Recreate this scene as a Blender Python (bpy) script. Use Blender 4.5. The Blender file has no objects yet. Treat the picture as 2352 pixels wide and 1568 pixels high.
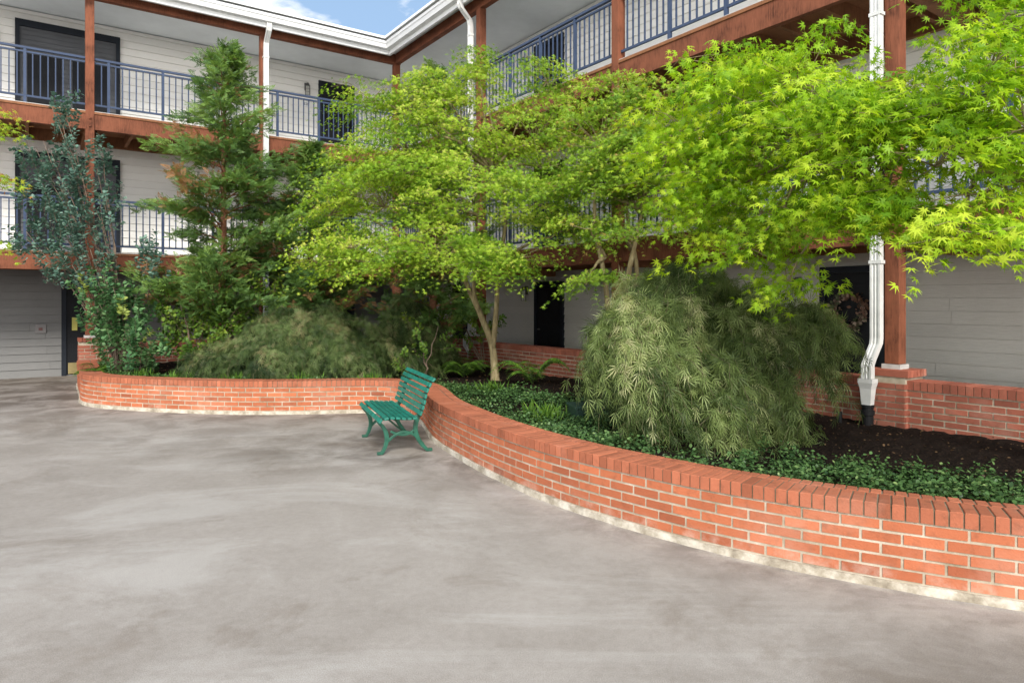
import bpy, math
import numpy as np
from mathutils import Vector
rng=np.random.default_rng(11)
R=math.radians
scene=bpy.context.scene
COL=scene.collection
# ------------------------------------------------------------------ materials
def mat(name):
    m=bpy.data.materials.new(name); m.use_nodes=True
    nt=m.node_tree; nt.nodes.clear()
    out=nt.nodes.new('ShaderNodeOutputMaterial')
    b=nt.nodes.new('ShaderNodeBsdfPrincipled')
    nt.links.new(b.outputs[0],out.inputs[0])
    return m,nt,b,out
def N(nt,t,**k):
    n=nt.nodes.new(t)
    for a,v in k.items():
        if a in n.inputs: n.inputs[a].default_value=v
        else: setattr(n,a,v)
    return n
def L(nt,a,b): nt.links.new(a,b)
def ramp(nt,fac,stops):
    r=nt.nodes.new('ShaderNodeValToRGB')
    e=r.color_ramp.elements
    while len(e)<len(stops): e.new(0.5)
    for i,(p,c) in enumerate(stops):
        e[i].position=p; e[i].color=(c[0],c[1],c[2],1)
    L(nt,fac,r.inputs[0]); return r.outputs[0]
def coords(nt,scale=(1,1,1),kind='Object'):
    tc=nt.nodes.new('ShaderNodeTexCoord'); mp=nt.nodes.new('ShaderNodeMapping')
    mp.inputs['Scale'].default_value=scale
    L(nt,tc.outputs[kind],mp.inputs[0]); return mp.outputs[0]
def noise(nt,vec,scale,detail=4,rough=.55,dist=0):
    n=nt.nodes.new('ShaderNodeTexNoise'); n.inputs['Scale'].default_value=scale
    n.inputs['Detail'].default_value=detail; n.inputs['Roughness'].default_value=rough
    n.inputs['Distortion'].default_value=dist
    L(nt,vec,n.inputs['Vector']); return n.outputs['Fac']
def mixc(nt,fac,a,b,mode='MIX'):
    m=nt.nodes.new('ShaderNodeMix'); m.data_type='RGBA'; m.blend_type=mode
    for s,v in ((m.inputs[0],fac),(m.inputs[6],a),(m.inputs[7],b)):
        if hasattr(v,'is_linked'): L(nt,v,s)
        elif isinstance(v,(int,float)): s.default_value=v
        else: s.default_value=(v[0],v[1],v[2],1)
    return m.outputs[2]
def math_(nt,op,a,b=None,clamp=False):
    m=nt.nodes.new('ShaderNodeMath'); m.operation=op; m.use_clamp=clamp
    for s,v in ((m.inputs[0],a),(m.inputs[1],b)):
        if v is None: continue
        if hasattr(v,'is_linked'): L(nt,v,s)
        else: s.default_value=v
    return m.outputs[0]
def bump(nt,b,h,strength=.3,dist=.01):
    n=nt.nodes.new('ShaderNodeBump'); n.inputs['Strength'].default_value=strength
    n.inputs['Distance'].default_value=dist
    L(nt,h,n.inputs['Height']); L(nt,n.outputs[0],b.inputs['Normal'])
def attr(nt,name):
    a=nt.nodes.new('ShaderNodeAttribute'); a.attribute_name=name; return a.outputs['Fac']

def simple(name,c,rough=.6,var=.15,scale=6,metal=0,bmp=0,spec=.5):
    m,nt,b,o=mat(name); v=coords(nt)
    n=noise(nt,v,scale,5)
    col=ramp(nt,n,[(.3,[x*(1-var) for x in c]),(.7,[min(1,x*(1+var)) for x in c])])
    L(nt,col,b.inputs['Base Color']); b.inputs['Roughness'].default_value=rough
    b.inputs['Metallic'].default_value=metal; b.inputs['Specular IOR Level'].default_value=spec
    if bmp: bump(nt,b,noise(nt,v,scale*10,4),bmp,.004)
    return m
def leafmat(name,stops,trans=.4,tcol=(1.3,1.2,.6),rough=.5):
    m,nt,b,o=mat(name)
    col=ramp(nt,attr(nt,'tint'),stops)
    L(nt,col,b.inputs['Base Color']); b.inputs['Roughness'].default_value=rough
    b.inputs['Specular IOR Level'].default_value=.3
    t=N(nt,'ShaderNodeBsdfTranslucent')
    L(nt,mixc(nt,1.0,col,tcol,'MULTIPLY'),t.inputs[0])
    mx=nt.nodes.new('ShaderNodeMixShader'); mx.inputs[0].default_value=trans
    L(nt,b.outputs[0],mx.inputs[1]); L(nt,t.outputs[0],mx.inputs[2]); L(nt,mx.outputs[0],o.inputs[0])
    return m
def wood_mat(name,c,dark=.55):
    m,nt,b,o=mat(name); v=coords(nt,(1,1,1))
    n1=noise(nt,coords(nt,(3,3,3)),1.2,5); n2=noise(nt,coords(nt,(30,30,4)),2,6,.6,.5)
    f=math_(nt,'ADD',math_(nt,'MULTIPLY',n1,.5),math_(nt,'MULTIPLY',n2,.5))
    col=ramp(nt,f,[(.33,[x*dark for x in c]),(.5,c),(.68,[min(1,x*1.3) for x in c])])
    L(nt,col,b.inputs['Base Color']); b.inputs['Roughness'].default_value=.75; b.inputs['Specular IOR Level'].default_value=.2
    bump(nt,b,n2,.4,.005); return m
M={}
M['wood']=wood_mat('stained_timber',(.195,.068,.036),.36)
M['wood_dark']=wood_mat('weathered_timber',(.24,.105,.05))
M['deckfloor']=simple('pale_bounce_floor',(.52,.51,.49),.8,.1,3)  # pale tone chosen to bounce light up under the eaves
M['soffit']=simple('soffit_paint',(.72,.76,.79),.7,.06,2)
M['white']=simple('white_metal_paint',(.84,.85,.85),.45,.05,3)
M['postwhite']=simple('weathered_white_paint',(.50,.49,.47),.7,.2,9)
M['pipewhite']=simple('weathered_white_metal',(.66,.66,.64),.5,.14,5)
M['rail']=simple('slate_blue_paint',(.040,.062,.118),.5,.12,5,0,0,.3)
M['door']=simple('black_door_paint',(.012,.013,.016),.6,.15,4,0,0,.2)
M['trim']=simple('dark_trim_paint',(.016,.020,.028),.6,.1,4,0,0,.2)
M['brass']=simple('brass_plate',(.55,.45,.22),.35,.15,9,1)
M['roof']=simple('roof_sheet',(.25,.25,.25),.8,.2,3)
M['grey_panel']=simple('grey_panel',(.11,.115,.125),.7,.12,2,0,0,.2)
M['glass']=simple('window_glass',(.03,.035,.04),.08,.1,2)
M['black']=simple('black_plastic',(.012,.012,.013),.6,.1,5,0,0,.2)
M['galv']=simple('lantern_metal',(.12,.12,.12),.4,.15,8,.6)
M['bulb']=simple('frosted_glass',(.6,.6,.55),.3,.05,8)
def sidingmat(name,a,c):
    m,nt,b,o=mat(name)
    n=noise(nt,coords(nt,(1,1,1)),1.1,5); g=noise(nt,coords(nt,(3,3,60)),2,5)
    col=ramp(nt,math_(nt,'ADD',math_(nt,'MULTIPLY',n,.5),math_(nt,'MULTIPLY',g,.5)),[(.3,a),(.7,c)])
    tt=attr(nt,'tint'); col=mixc(nt,.30,col,mixc(nt,1.0,col,ramp(nt,tt,[(0,(.82,.82,.81)),(1,(1.05,1.05,1.05))]),'MULTIPLY'))
    L(nt,col,b.inputs['Base Color']); b.inputs['Roughness'].default_value=.6; bump(nt,b,g,.35,.004); return m
M['siding']=sidingmat('lap_siding',(.86,.845,.80),(.94,.925,.89))
M['siding_lowL']=sidingmat('shade_toned_siding_left',(.15,.15,.148),(.205,.205,.20))  # white siding with the overhang's shade put into its colour, left wing
M['siding_lowR']=sidingmat('shade_toned_siding_right',(.60,.575,.53),(.72,.70,.65))  # right wing siding, toned down in colour for shade under the walkway
# bricks
def brickmat(name,dk,lt,st=.42,ef=.3,salt=0):
    m,nt,b,o=mat(name); v=coords(nt)
    t=attr(nt,'tint'); n=noise(nt,v,14,6,.65); big=noise(nt,v,1.3,6,.65); f=noise(nt,v,90,3)
    col=ramp(nt,t,[(0,dk),(.4,[(a*.4+b_*.6) for a,b_ in zip(dk,lt)]),(.8,lt),(1,[min(1,x*1.15) for x in lt])])
    col=mixc(nt,math_(nt,'MULTIPLY',ramp(nt,n,[(.52,(0,0,0)),(.75,(1,1,1))]),st),col,(.14,.06,.035))
    col=mixc(nt,math_(nt,'MULTIPLY',ramp(nt,big,[(.52,(0,0,0)),(.72,(1,1,1))]),ef),col,(.62,.42,.33))
    if salt:
        sp=nt.nodes.new('ShaderNodeSeparateXYZ'); L(nt,v,sp.inputs[0])
        zf=ramp(nt,sp.outputs['Z'],[(.04,(1,1,1)),(.15,(0,0,0))])
        s2=ramp(nt,noise(nt,v,4,7,.7),[(.48,(0,0,0)),(.64,(1,1,1))])
        col=mixc(nt,math_(nt,'MULTIPLY',math_(nt,'MULTIPLY',zf,s2),salt),col,(.66,.55,.46))
    L(nt,col,b.inputs['Base Color']); b.inputs['Roughness'].default_value=.88; b.inputs['Specular IOR Level'].default_value=.2
    bump(nt,b,math_(nt,'ADD',n,math_(nt,'MULTIPLY',f,.6)),.6,.007); return m
M['brick']=brickmat('red_brick',(.28,.083,.041),(.46,.145,.068),.45,.22,.5)
M['brickcap']=brickmat('cap_brick',(.27,.088,.046),(.40,.132,.070),.65,.2)
M['brickold']=brickmat('dark_red_brick',(.20,.064,.042),(.34,.11,.07),.5)  # darker red brick for the low wall and piers
m,nt,b,o=mat('mortar'); v=coords(nt); n=noise(nt,v,5,6,.65)
L(nt,ramp(nt,n,[(.3,(.24,.20,.13)),(.5,(.42,.36,.27)),(.7,(.58,.52,.42))]),b.inputs['Base Color']); b.inputs['Roughness'].default_value=.95
bump(nt,b,noise(nt,v,80,4),.5,.005); M['mortar']=m
m,nt,b,o=mat('mossy_cap_mortar'); v=coords(nt); n=noise(nt,v,5,6,.65)
L(nt,ramp(nt,n,[(.3,(.07,.06,.035)),(.55,(.20,.155,.10)),(.75,(.34,.28,.21))]),b.inputs['Base Color']); b.inputs['Roughness'].default_value=.95; M['capmortar']=m
m,nt,b,o=mat('concrete_footing'); v=coords(nt); n=noise(nt,v,6,8,.7)
L(nt,ramp(nt,n,[(.3,(.20,.165,.12)),(.46,(.40,.35,.27)),(.56,(.56,.51,.42)),(.7,(.70,.66,.57))]),b.inputs['Base Color']); b.inputs['Roughness'].default_value=.95
bump(nt,b,noise(nt,v,30,6),.7,.010); M['footing']=m
# concrete patio
m,nt,b,o=mat('patio_concrete'); v=coords(nt)
n1=noise(nt,v,.30,5,.55,.6); n2=noise(nt,v,1.3,9,.68,.4); n3=noise(nt,v,18,8,.75); n4=noise(nt,v,190,2,.7)
st=noise(nt,coords(nt,(.45,1.0,1)),.75,10,.70,1.0)
f=math_(nt,'ADD',math_(nt,'ADD',math_(nt,'MULTIPLY',n1,.40),math_(nt,'MULTIPLY',n2,.30)),math_(nt,'MULTIPLY',n3,.30))
col=ramp(nt,f,[(.34,(.235,.205,.176)),(.45,(.315,.28,.247)),(.54,(.37,.333,.298)),(.66,(.43,.395,.358))])
stf=ramp(nt,st,[(.50,(0,0,0)),(.62,(1,1,1))])
col=mixc(nt,math_(nt,'MULTIPLY',stf,.42),col,(.51,.48,.445))
n5=noise(nt,v,.6,10,.70,.6)
brn=ramp(nt,n5,[(.38,(1,1,1)),(.45,(0,0,0))])
col=mixc(nt,math_(nt,'MULTIPLY',brn,.36),col,(.19,.150,.115))
e=attr(nt,'edge')
ew=math_(nt,'MULTIPLY',e,ramp(nt,noise(nt,v,2.5,8,.7),[(.46,(0,0,0)),(.58,(1,1,1))]),True)
col=mixc(nt,math_(nt,'MULTIPLY',ew,.7),col,(.60,.55,.48))
ed=math_(nt,'MULTIPLY',attr(nt,'dark_tone'),ramp(nt,n2,[(.42,(1,1,1)),(.56,(.28,.28,.28))]),True)
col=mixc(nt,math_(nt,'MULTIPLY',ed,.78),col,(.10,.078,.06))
sp=ramp(nt,n4,[(.36,(.58,.58,.58)),(.64,(1.22,1.22,1.22))])
col=mixc(nt,.55,col,mixc(nt,1.0,col,sp,'MULTIPLY'))
spots=ramp(nt,noise(nt,v,30,3,.6),[(.67,(0,0,0)),(.74,(1,1,1))])
col=mixc(nt,math_(nt,'MULTIPLY',spots,.25),col,(.16,.13,.10))
spots=ramp(nt,noise(nt,coords(nt,(1.1,1,1)),21,4,.7),[(.66,(0,0,0)),(.72,(1,1,1))])
col=mixc(nt,math_(nt,'MULTIPLY',spots,.25),col,(.56,.52,.46))
L(nt,col,b.inputs['Base Color'])
L(nt,ramp(nt,f,[(.4,(.7,.7,.7)),(.6,(.9,.9,.9))]),b.inputs['Roughness']); b.inputs['Specular IOR Level'].default_value=.2
bump(nt,b,math_(nt,'ADD',n4,math_(nt,'MULTIPLY',n3,.8)),.35,.004); M['patio']=m
# soil
m,nt,b,o=mat('bark_mulch'); v=coords(nt); n=noise(nt,v,45,5,.7); n2=noise(nt,v,3,4)
col=ramp(nt,n,[(.35,(.006,.0045,.004)),(.55,(.019,.013,.010)),(.72,(.055,.035,.024))])
L(nt,col,b.inputs['Base Color']); b.inputs['Roughness'].default_value=.95; b.inputs['Specular IOR Level'].default_value=.08; bump(nt,b,n,1,.03); M['soil']=m
m,nt,b,o=mat('maple_bark'); v=coords(nt,(1,1,.3)); n=noise(nt,v,22,5,.6)
L(nt,ramp(nt,n,[(.3,(.13,.10,.05)),(.55,(.28,.22,.11)),(.75,(.40,.35,.22))]),b.inputs['Base Color']); b.inputs['Roughness'].default_value=.8; bump(nt,b,n,.4,.01); M['bark']=m
M['bark_red']=simple('cypress_bark',(.26,.11,.06),.9,.4,30,0,.6)
M['stem']=simple('shrub_stem',(.17,.12,.085),.8,.3,20)
M['lacestem']=simple('laceleaf_stem',(.14,.13,.06),.8,.3,20)
M['fernstem']=simple('fern_stem',(.05,.09,.02),.7,.2,20)
M['benchslat']=simple('green_bench_paint',(.010,.170,.125),.42,.32,12,0,.2)
M['benchiron']=simple('green_cast_iron',(.014,.100,.062),.45,.3,14,0,.2)
# leaf materials
M['maple']=leafmat('maple_leaf',[(0,(.10,.21,.018)),(.45,(.26,.43,.034)),(.9,(.47,.61,.065)),(1,(.54,.58,.11))],.44,(1.3,1.25,.55))
M['maple2']=leafmat('maple_leaf_pale',[(0,(.11,.23,.024)),(.5,(.28,.45,.042)),(.96,(.47,.60,.075)),(1,(.45,.30,.09))],.44,(1.3,1.25,.55))
M['maple3']=leafmat('maple_leaf_bright',[(0,(.13,.28,.014)),(.5,(.34,.55,.026)),(1,(.58,.71,.055))],.47,(1.3,1.25,.45))
M['maple_or']=leafmat('maple_leaf_turning',[(0,(.18,.36,.02)),(.7,(.38,.52,.04)),(.9,(.48,.40,.05)),(1,(.45,.20,.05))],.4)
M['lace']=leafmat('laceleaf',[(0,(.045,.075,.020)),(.5,(.165,.230,.065)),(.9,(.36,.43,.165)),(1,(.50,.50,.26))],.32,(1.15,1.15,.6))
M['lace_dark']=leafmat('laceleaf_dark',[(0,(.025,.05,.016)),(.5,(.09,.145,.042)),(.93,(.23,.30,.11)),(1,(.28,.25,.12))],.28,(1.1,1.1,.7))
M['smoke']=leafmat('smoke_bush_leaf',[(0,(.05,.11,.08)),(.6,(.12,.215,.165)),(.95,(.22,.33,.26)),(1,(.20,.12,.13))],.2,(.9,1.1,.8))
M['smoke_low']=leafmat('smoke_bush_young_leaf',[(0,(.045,.125,.05)),(.6,(.11,.24,.09)),(.95,(.22,.36,.15)),(1,(.30,.36,.08))],.22,(.9,1.1,.8))
M['cypress']=leafmat('cypress_spray',[(0,(.045,.10,.03)),(.5,(.13,.24,.06)),(.82,(.22,.34,.08)),(.88,(.32,.17,.07)),(1,(.42,.23,.12))],.3)
M['shrub']=leafmat('shrub_leaf',[(0,(.04,.10,.014)),(.6,(.12,.22,.03)),(1,(.30,.38,.05))],.3)
M['vinca']=leafmat('ground_cover_leaf',[(0,(.025,.06,.020)),(.6,(.085,.17,.05)),(1,(.22,.31,.11))],.15,(1,1.1,.7),.4)
M['fern']=leafmat('fern_leaf',[(0,(.05,.13,.018)),(1,(.18,.33,.04))],.3)
M['litter']=leafmat('fallen_leaf',[(0,(.05,.028,.014)),(1,(.20,.12,.06))],.1)
M['petal']=leafmat('wreath_petal',[(0,(.13,.07,.04)),(.5,(.26,.14,.10)),(.8,(.50,.38,.30)),(1,(.10,.12,.06))],.1)
# ------------------------------------------------------------------ mesh helpers
class MB:
    def __init__(s): s.v=[]; s.f=[]; s.t=[]
    def add(s,vs,fs,t=.5):
        k=len(s.v); s.v+= [tuple(map(float,p)) for p in vs]; s.f+=[tuple(i+k for i in f) for f in fs]; s.t+=[t]*len(vs)
    def box(s,x0,x1,y0,y1,z0,z1,t=.5):
        if x0>x1:x0,x1=x1,x0
        if y0>y1:y0,y1=y1,y0
        vs=[(x,y,z) for z in (z0,z1) for y in (y0,y1) for x in (x0,x1)]
        s.add(vs,[(0,2,3,1),(4,5,7,6),(0,1,5,4),(2,6,7,3),(0,4,6,2),(1,3,7,5)],t)
    def tube(s,pts,rad,n=7,cap=True,t=.5):
        pts=[Vector(p) for p in pts]; k=len(pts)
        if not hasattr(rad,'__len__'): rad=[rad]*k
        vs=[];fs=[]
        ref=Vector((.31,.17,.93)).normalized()
        for i,p in enumerate(pts):
            d=(pts[min(i+1,k-1)]-pts[max(i-1,0)]).normalized()
            rf=ref if abs(d.dot(ref))<.93 else Vector((1,0,0))
            a=d.cross(rf).normalized(); b_=d.cross(a)
            for j in range(n):
                th=2*math.pi*j/n
                vs.append(p+(a*math.cos(th)+b_*math.sin(th))*rad[i])
        for i in range(k-1):
            for j in range(n):
                j2=(j+1)%n
                fs.append((i*n+j,i*n+j2,(i+1)*n+j2,(i+1)*n+j))
        if cap:
            fs.append(tuple(range(n))[::-1]); fs.append(tuple((k-1)*n+j for j in range(n)))
        s.add(vs,fs,t)
    def obj(s,name,m,parent=None,smooth=False,loc=(0,0,0),bevel=0):
        me=bpy.data.meshes.new(name); me.from_pydata(s.v,[],s.f); me.update()
        a=me.attributes.new('tint','FLOAT','POINT'); a.data.foreach_set('value',np.array(s.t,dtype=np.float32))
        me.materials.append(m)
        if smooth: me.polygons.foreach_set('use_smooth',[True]*len(me.polygons))
        ob=bpy.data.objects.new(name,me); COL.objects.link(ob)
        ob.location=loc
        if parent: ob.parent=parent
        if bevel:
            bm=ob.modifiers.new('bevel','BEVEL'); bm.width=bevel; bm.segments=2; bm.limit_method='ANGLE'
        return ob
def empty(name,loc,rot=0,label=None,cat=None,group=None):
    e=bpy.data.objects.new(name,None); COL.objects.link(e); e.location=loc; e.rotation_euler=(0,0,rot)
    e.empty_display_size=.3
    if label: e['label']=label
    if cat: e['category']=cat
    if group: e['group']=group
    return e
def tag(o,label=None,cat=None,group=None,kind=None):
    if label:o['label']=label
    if cat:o['category']=cat
    if group:o['group']=group
    if kind:o['kind']=kind
    return o
# ---- leaf instancing in numpy
def tpl_maple(nl):
    if nl==7: ang=[-128,-82,-40,0,40,82,128]; ln=[.42,.72,.93,1,.93,.72,.42]; nr=.27
    else: ang=[-95,-45,0,45,95]; ln=[.62,.9,1,.9,.62]; nr=.30
    V=[(0,0,0)];F=[]
    na=[ang[0]-22]+[(ang[i]+ang[i+1])/2 for i in range(len(ang)-1)]+[ang[-1]+22]
    for a in na: V.append((nr*math.sin(R(a)),nr*math.cos(R(a)),.02))
    for a,l in zip(ang,ln): V.append((l*math.sin(R(a)),l*math.cos(R(a)),-.16*l))
    k=len(na)
    for i in range(len(ang)): F.append((0,1+i,1+k+i,2+i))
    return np.array(V),np.array(F)
def tpl_fingers(ang,ln,w,droop=.3,pos=None):
    V=[];F=[]
    for i,(a,l) in enumerate(zip(ang,ln)):
        s,c=math.sin(R(a)),math.cos(R(a)); y0=pos[i] if pos else 0
        k=len(V)
        for along,side in ((0,0),(.45,-w),(1,0),(.45,w)):
            V.append((s*l*along+c*side, y0+c*l*along-s*side, -droop*(along*l)**2))
        F.append((k,k+1,k+2,k+3))
    return np.array(V),np.array(F)
T_M7=tpl_maple(7); T_M5=tpl_maple(5)
T_LACE=tpl_fingers([-50,-24,-4,18,46],[.6,.85,1.1,.9,.65],.030,.45,[0,.08,.16,.05,.0])
T_SPRAY=tpl_fingers([-52,48,-46,44,-38,36,-26,24,0],[.40,.42,.40,.38,.34,.32,.28,.26,.33],.060,.25,[.05,.12,.22,.3,.4,.48,.56,.62,.7])
T_OVAL=(np.array([(0,0,0),(-.34,.35,.06),(-.3,.7,.04),(0,1,-.05),(.3,.7,.04),(.34,.35,.06),(0,.5,-.03)]),np.array([(0,6,2,1),(0,5,4,6),(6,4,3,2)]))
def norm(a): return a/np.maximum(np.linalg.norm(a,axis=1,keepdims=True),1e-6)
def leaves(name,pos,dr,nm,size,tint,tpl,m,parent=None,origin=(0,0,0)):
    V,F=tpl; pos=np.asarray(pos)-np.array(origin); n=len(pos)
    d=norm(dr); nn=nm-(nm*d).sum(1,keepdims=True)*d; nn=norm(nn); sd=np.cross(d,nn)
    sz=size.reshape(-1,1,1)
    W=pos[:,None,:]+sz*(V[None,:,0:1]*sd[:,None,:]+V[None,:,1:2]*d[:,None,:]+V[None,:,2:3]*nn[:,None,:])
    k=len(V); co=W.reshape(-1,3).astype(np.float32)
    fi=(F[None]+(np.arange(n)*k)[:,None,None]).reshape(-1,4).astype(np.int32)
    me=bpy.data.meshes.new(name)
    me.vertices.add(len(co)); me.vertices.foreach_set('co',co.ravel())
    me.loops.add(fi.size); me.loops.foreach_set('vertex_index',fi.ravel())
    me.polygons.add(len(fi)); me.polygons.foreach_set('loop_start',np.arange(0,fi.size,4,dtype=np.int32))
    me.polygons.foreach_set('loop_total',np.full(len(fi),4,dtype=np.int32))
    me.update(calc_edges=True)
    a=me.attributes.new('tint','FLOAT','POINT'); a.data.foreach_set('value',np.repeat(np.clip(tint,0,1),k).astype(np.float32))
    me.materials.append(m)
    ob=bpy.data.objects.new(name,me); COL.objects.link(ob)
    if parent: ob.parent=parent
    return ob
def randu(n): return norm(rng.normal(size=(n,3)))
def pads_in_blobs(blobs,per):
    P=[];B=[]
    for bi,(x,y,z,rx,ry,rz) in enumerate(blobs):
        k=max(4,int(per*(rx*ry*rz/.25)**.5))
        u=randu(k)*(rng.uniform(.15,1.0,(k,1))**.5)
        P.append(np.array([x,y,z])+u*np.array([rx,ry,rz])*1.08); B+= [bi]*k
    return np.vstack(P),np.array(B)
def pad_leaves(P,center,n,R0,R1,droop,thick,up=.9,jit=.5,down=.45):
    pos=[];dr=[];nm=[];ti=[]
    c=np.array(center)
    for p in P:
        r0=rng.uniform(R0,R1); k=int(n*(r0/((R0+R1)/2))**2*rng.uniform(.6,1.2))
        th=rng.uniform(0,2*math.pi,k); rr=r0*np.sqrt(rng.uniform(0,1,k))*(1+.42*np.sin(th*3+rng.uniform(0,6))+.25*np.sin(th*5+rng.uniform(0,6)))
        out=p-c; out[2]*=.3; ol=np.linalg.norm(out)+1e-6; out=out/ol
        lx=rr*np.cos(th); ly=rr*np.sin(th)
        tl=.35*(lx*out[0]+ly*out[1])
        lz=-droop*(rr**2)/r0 - tl + rng.normal(0,thick,k)
        pos.append(np.stack([p[0]+lx*(1+.3*abs(out[0])),p[1]+ly,p[2]+lz],1))
        d=np.stack([lx/r0+out[0]*.6,ly/r0+out[1]*.6,np.full(k,-down)],1)+rng.normal(0,.35,(k,3)); dr.append(d)
        m_=np.stack([out[0]*.35+0*lx,out[1]*.35-.25+0*lx,np.full(k,up)],1)+rng.normal(0,jit,(k,3)); nm.append(m_)
        ti.append(np.clip(rng.normal(rng.uniform(.12,.92),.17,k),0,1))
    return np.vstack(pos),np.vstack(dr),np.vstack(nm),np.concatenate(ti)
def bez(a,b,c,k=6):
    a,b,c=map(Vector,(a,b,c)); return [a*(1-t)**2+b*2*t*(1-t)+c*t*t for t in [i/(k-1) for i in range(k)]]
def wobble(pts,amp):
    return [p if i in(0,) else p+Vector(rng.normal(0,amp,3)) for i,p in enumerate(pts)]
# ------------------------------------------------------------------ planter front wall path
ctrl=[(-8.30,13.05),(-7.75,12.2),(-7.12,11.3),(-6.80,10.72),(-6.30,10.33),(-5.61,10.05),(-4.52,9.77),(-3.54,9.66),(-2.65,9.76),(-2.05,9.86),(-1.6,9.72),(-1.28,9.3),(-1.08,8.6),(-.90,7.8),(-.62,7.17),(-.31,6.48),(.09,5.76),(.42,5.29),(.71,4.95),(1.08,4.56),(1.42,4.27),(1.73,4.05),(2.02,3.87),(2.40,3.67),(2.70,3.53),(3.4,3.22),(4.3,2.85),(5.6,2.4),(7.0,2.0)]
def catmull(c,k=14):
    c=[np.array(p) for p in c]; c=[2*c[0]-c[1]]+c+[2*c[-1]-c[-2]]; o=[]
    for i in range(1,len(c)-2):
        for j in range(k):
            t=j/k; p0,p1,p2,p3=c[i-1:i+3]
            o.append(.5*((2*p1)+(-p0+p2)*t+(2*p0-5*p1+4*p2-p3)*t*t+(-p0+3*p1-3*p2+p3)*t**3))
    o.append(c[-2]); return np.array(o)
def smooth(a,n):
    for _ in range(n):
        b=a.copy(); b[1:-1]=(a[:-2]+2*a[1:-1]+a[2:])/4; a=b
    return a
FP=smooth(catmull(ctrl),90)
class Path:
    def __init__(s,p):
        s.p=p; d=np.linalg.norm(np.diff(p,axis=0),axis=1); s.s=np.concatenate([[0],np.cumsum(d)]); s.L=s.s[-1]
    def at(s,t):
        t=min(max(t,0),s.L); x=np.interp(t,s.s,s.p[:,0]); y=np.interp(t,s.s,s.p[:,1])
        e=.12; a=max(t-e,0); b_=min(t+e,s.L)
        tx=np.interp(b_,s.s,s.p[:,0])-np.interp(a,s.s,s.p[:,0]); ty=np.interp(b_,s.s,s.p[:,1])-np.interp(a,s.s,s.p[:,1])
        l=math.hypot(tx,ty); tx/=l;ty/=l
        return x,y,ty,-tx
    def off(s,t,o,z):
        x,y,nx,ny=s.at(t); return (x+nx*o,y+ny*o,z)
def brick_faces(mb,path,s0,s1,z0,z1,courses_h,bl,face=0,depth=.02,proud=.006,startcourse=0):
    z=z0;i=startcourse
    while z+courses_h<=z1+1e-4:
        s=s0-(bl/2 if i%2 else 0)
        while s<s1:
            a=max(s+.0048+rng.normal(0,.001),s0); b_=min(s+bl-.0048+rng.normal(0,.001),s1)
            if b_-a>.03:
                zz0=z+.005+rng.normal(0,.0007); zz1=z+courses_h-.005+rng.normal(0,.0007); c=.003
                j=rng.normal(0,.0010)
                bk=[path.off(a,face-depth,zz0),path.off(b_,face-depth,zz0),path.off(b_,face-depth,zz1),path.off(a,face-depth,zz1)]
                fr=[path.off(a+c,face+proud+j,zz0+c),path.off(b_-c,face+proud+j,zz0+c),path.off(b_-c,face+proud+j,zz1-c),path.off(a+c,face+proud+j,zz1-c)]
                mb.add(bk+fr,[(4,5,6,7),(0,1,5,4),(1,2,6,5),(2,3,7,6),(3,0,4,7)],float(np.clip(rng.normal(.6,.24),0,1)))
            s+=bl
        z+=courses_h;i+=1
def ribbon(mb,path,s0,s1,o0,o1,z0,z1,step=.12,jit=0):
    k=max(2,int((s1-s0)/step)+1); vs=[];fs=[]
    for i in range(k):
        t=s0+(s1-s0)*i/(k-1); j=rng.normal(0,jit) if jit else 0
        vs+=[path.off(t,o1+j,z0),path.off(t,o1+j*.6,z1+j*.8),path.off(t,o0,z1),path.off(t,o0,z0)]
    for i in range(k-1):
        a=i*4;b_=a+4
        fs+=[(a,b_,b_+1,a+1),(a+1,b_+1,b_+2,a+2),(a+2,b_+2,b_+3,a+3)]
    fs+=[(0,1,2,3),((k-1)*4+3,(k-1)*4+2,(k-1)*4+1,(k-1)*4)]
    mb.add(vs,fs)
def capbricks(mb,path,s0,s1,o0,o1,z0,z1,w=.068):
    s=s0
    while s<s1-.03:
        a=s+.0042;b_=min(s+w-.0042,s1); c=.004; j=rng.normal(0,.0006); jo=rng.normal(0,.0008)
        q=lambda t,o,z: path.off(t,o,z)
        vs=[q(a,o0,z0),q(b_,o0,z0),q(b_,o1+jo,z0),q(a,o1+jo,z0)]
        vs+=[q(a,o0,z1-c+j),q(b_,o0,z1-c+j),q(b_,o1+jo,z1-c+j),q(a,o1+jo,z1-c+j)]
        vs+=[q(a+c,o0+c,z1+j),q(b_-c,o0+c,z1+j),q(b_-c,o1+jo-c,z1+j),q(a+c,o1+jo-c,z1+j)]
        mb.add(vs,[(0,1,2,3),(0,4,5,1),(1,5,6,2),(2,6,7,3),(3,7,4,0),(4,8,9,5),(5,9,10,6),(6,10,11,7),(7,11,8,4),(8,11,10,9)],float(np.clip(rng.normal(.6,.2),0,1)))
        s+=w
path=Path(FP)
pw=empty('planter_wall',(0,0,0),0,'low curving red brick planter wall with rowlock cap on concrete footing','wall')
mb=MB(); ribbon(mb,path,0,path.L,-.28,.005,.03,.388); mb.obj('mortar_core',M['mortar'],pw)
mb=MB(); ribbon(mb,path,0,path.L,-.29,.012,.389,.467); mb.obj('cap_mortar',M['capmortar'],pw)
mb=MB(); brick_faces(mb,path,0,path.L,.05,.385,.0665,.207,face=.004); brick_faces(mb,path,0,path.L,.05,.385,.0665,.207,face=-.28,depth=-.02,proud=-.006) ; mb.obj('brick_face',M['brick'],pw)
mb=MB(); capbricks(mb,path,0,path.L,-.195,.018,.39,.474); capbricks(mb,path,.02,path.L,-.30,-.205,.39,.473); mb.obj('brick_cap',M['brickcap'],pw)
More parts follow.
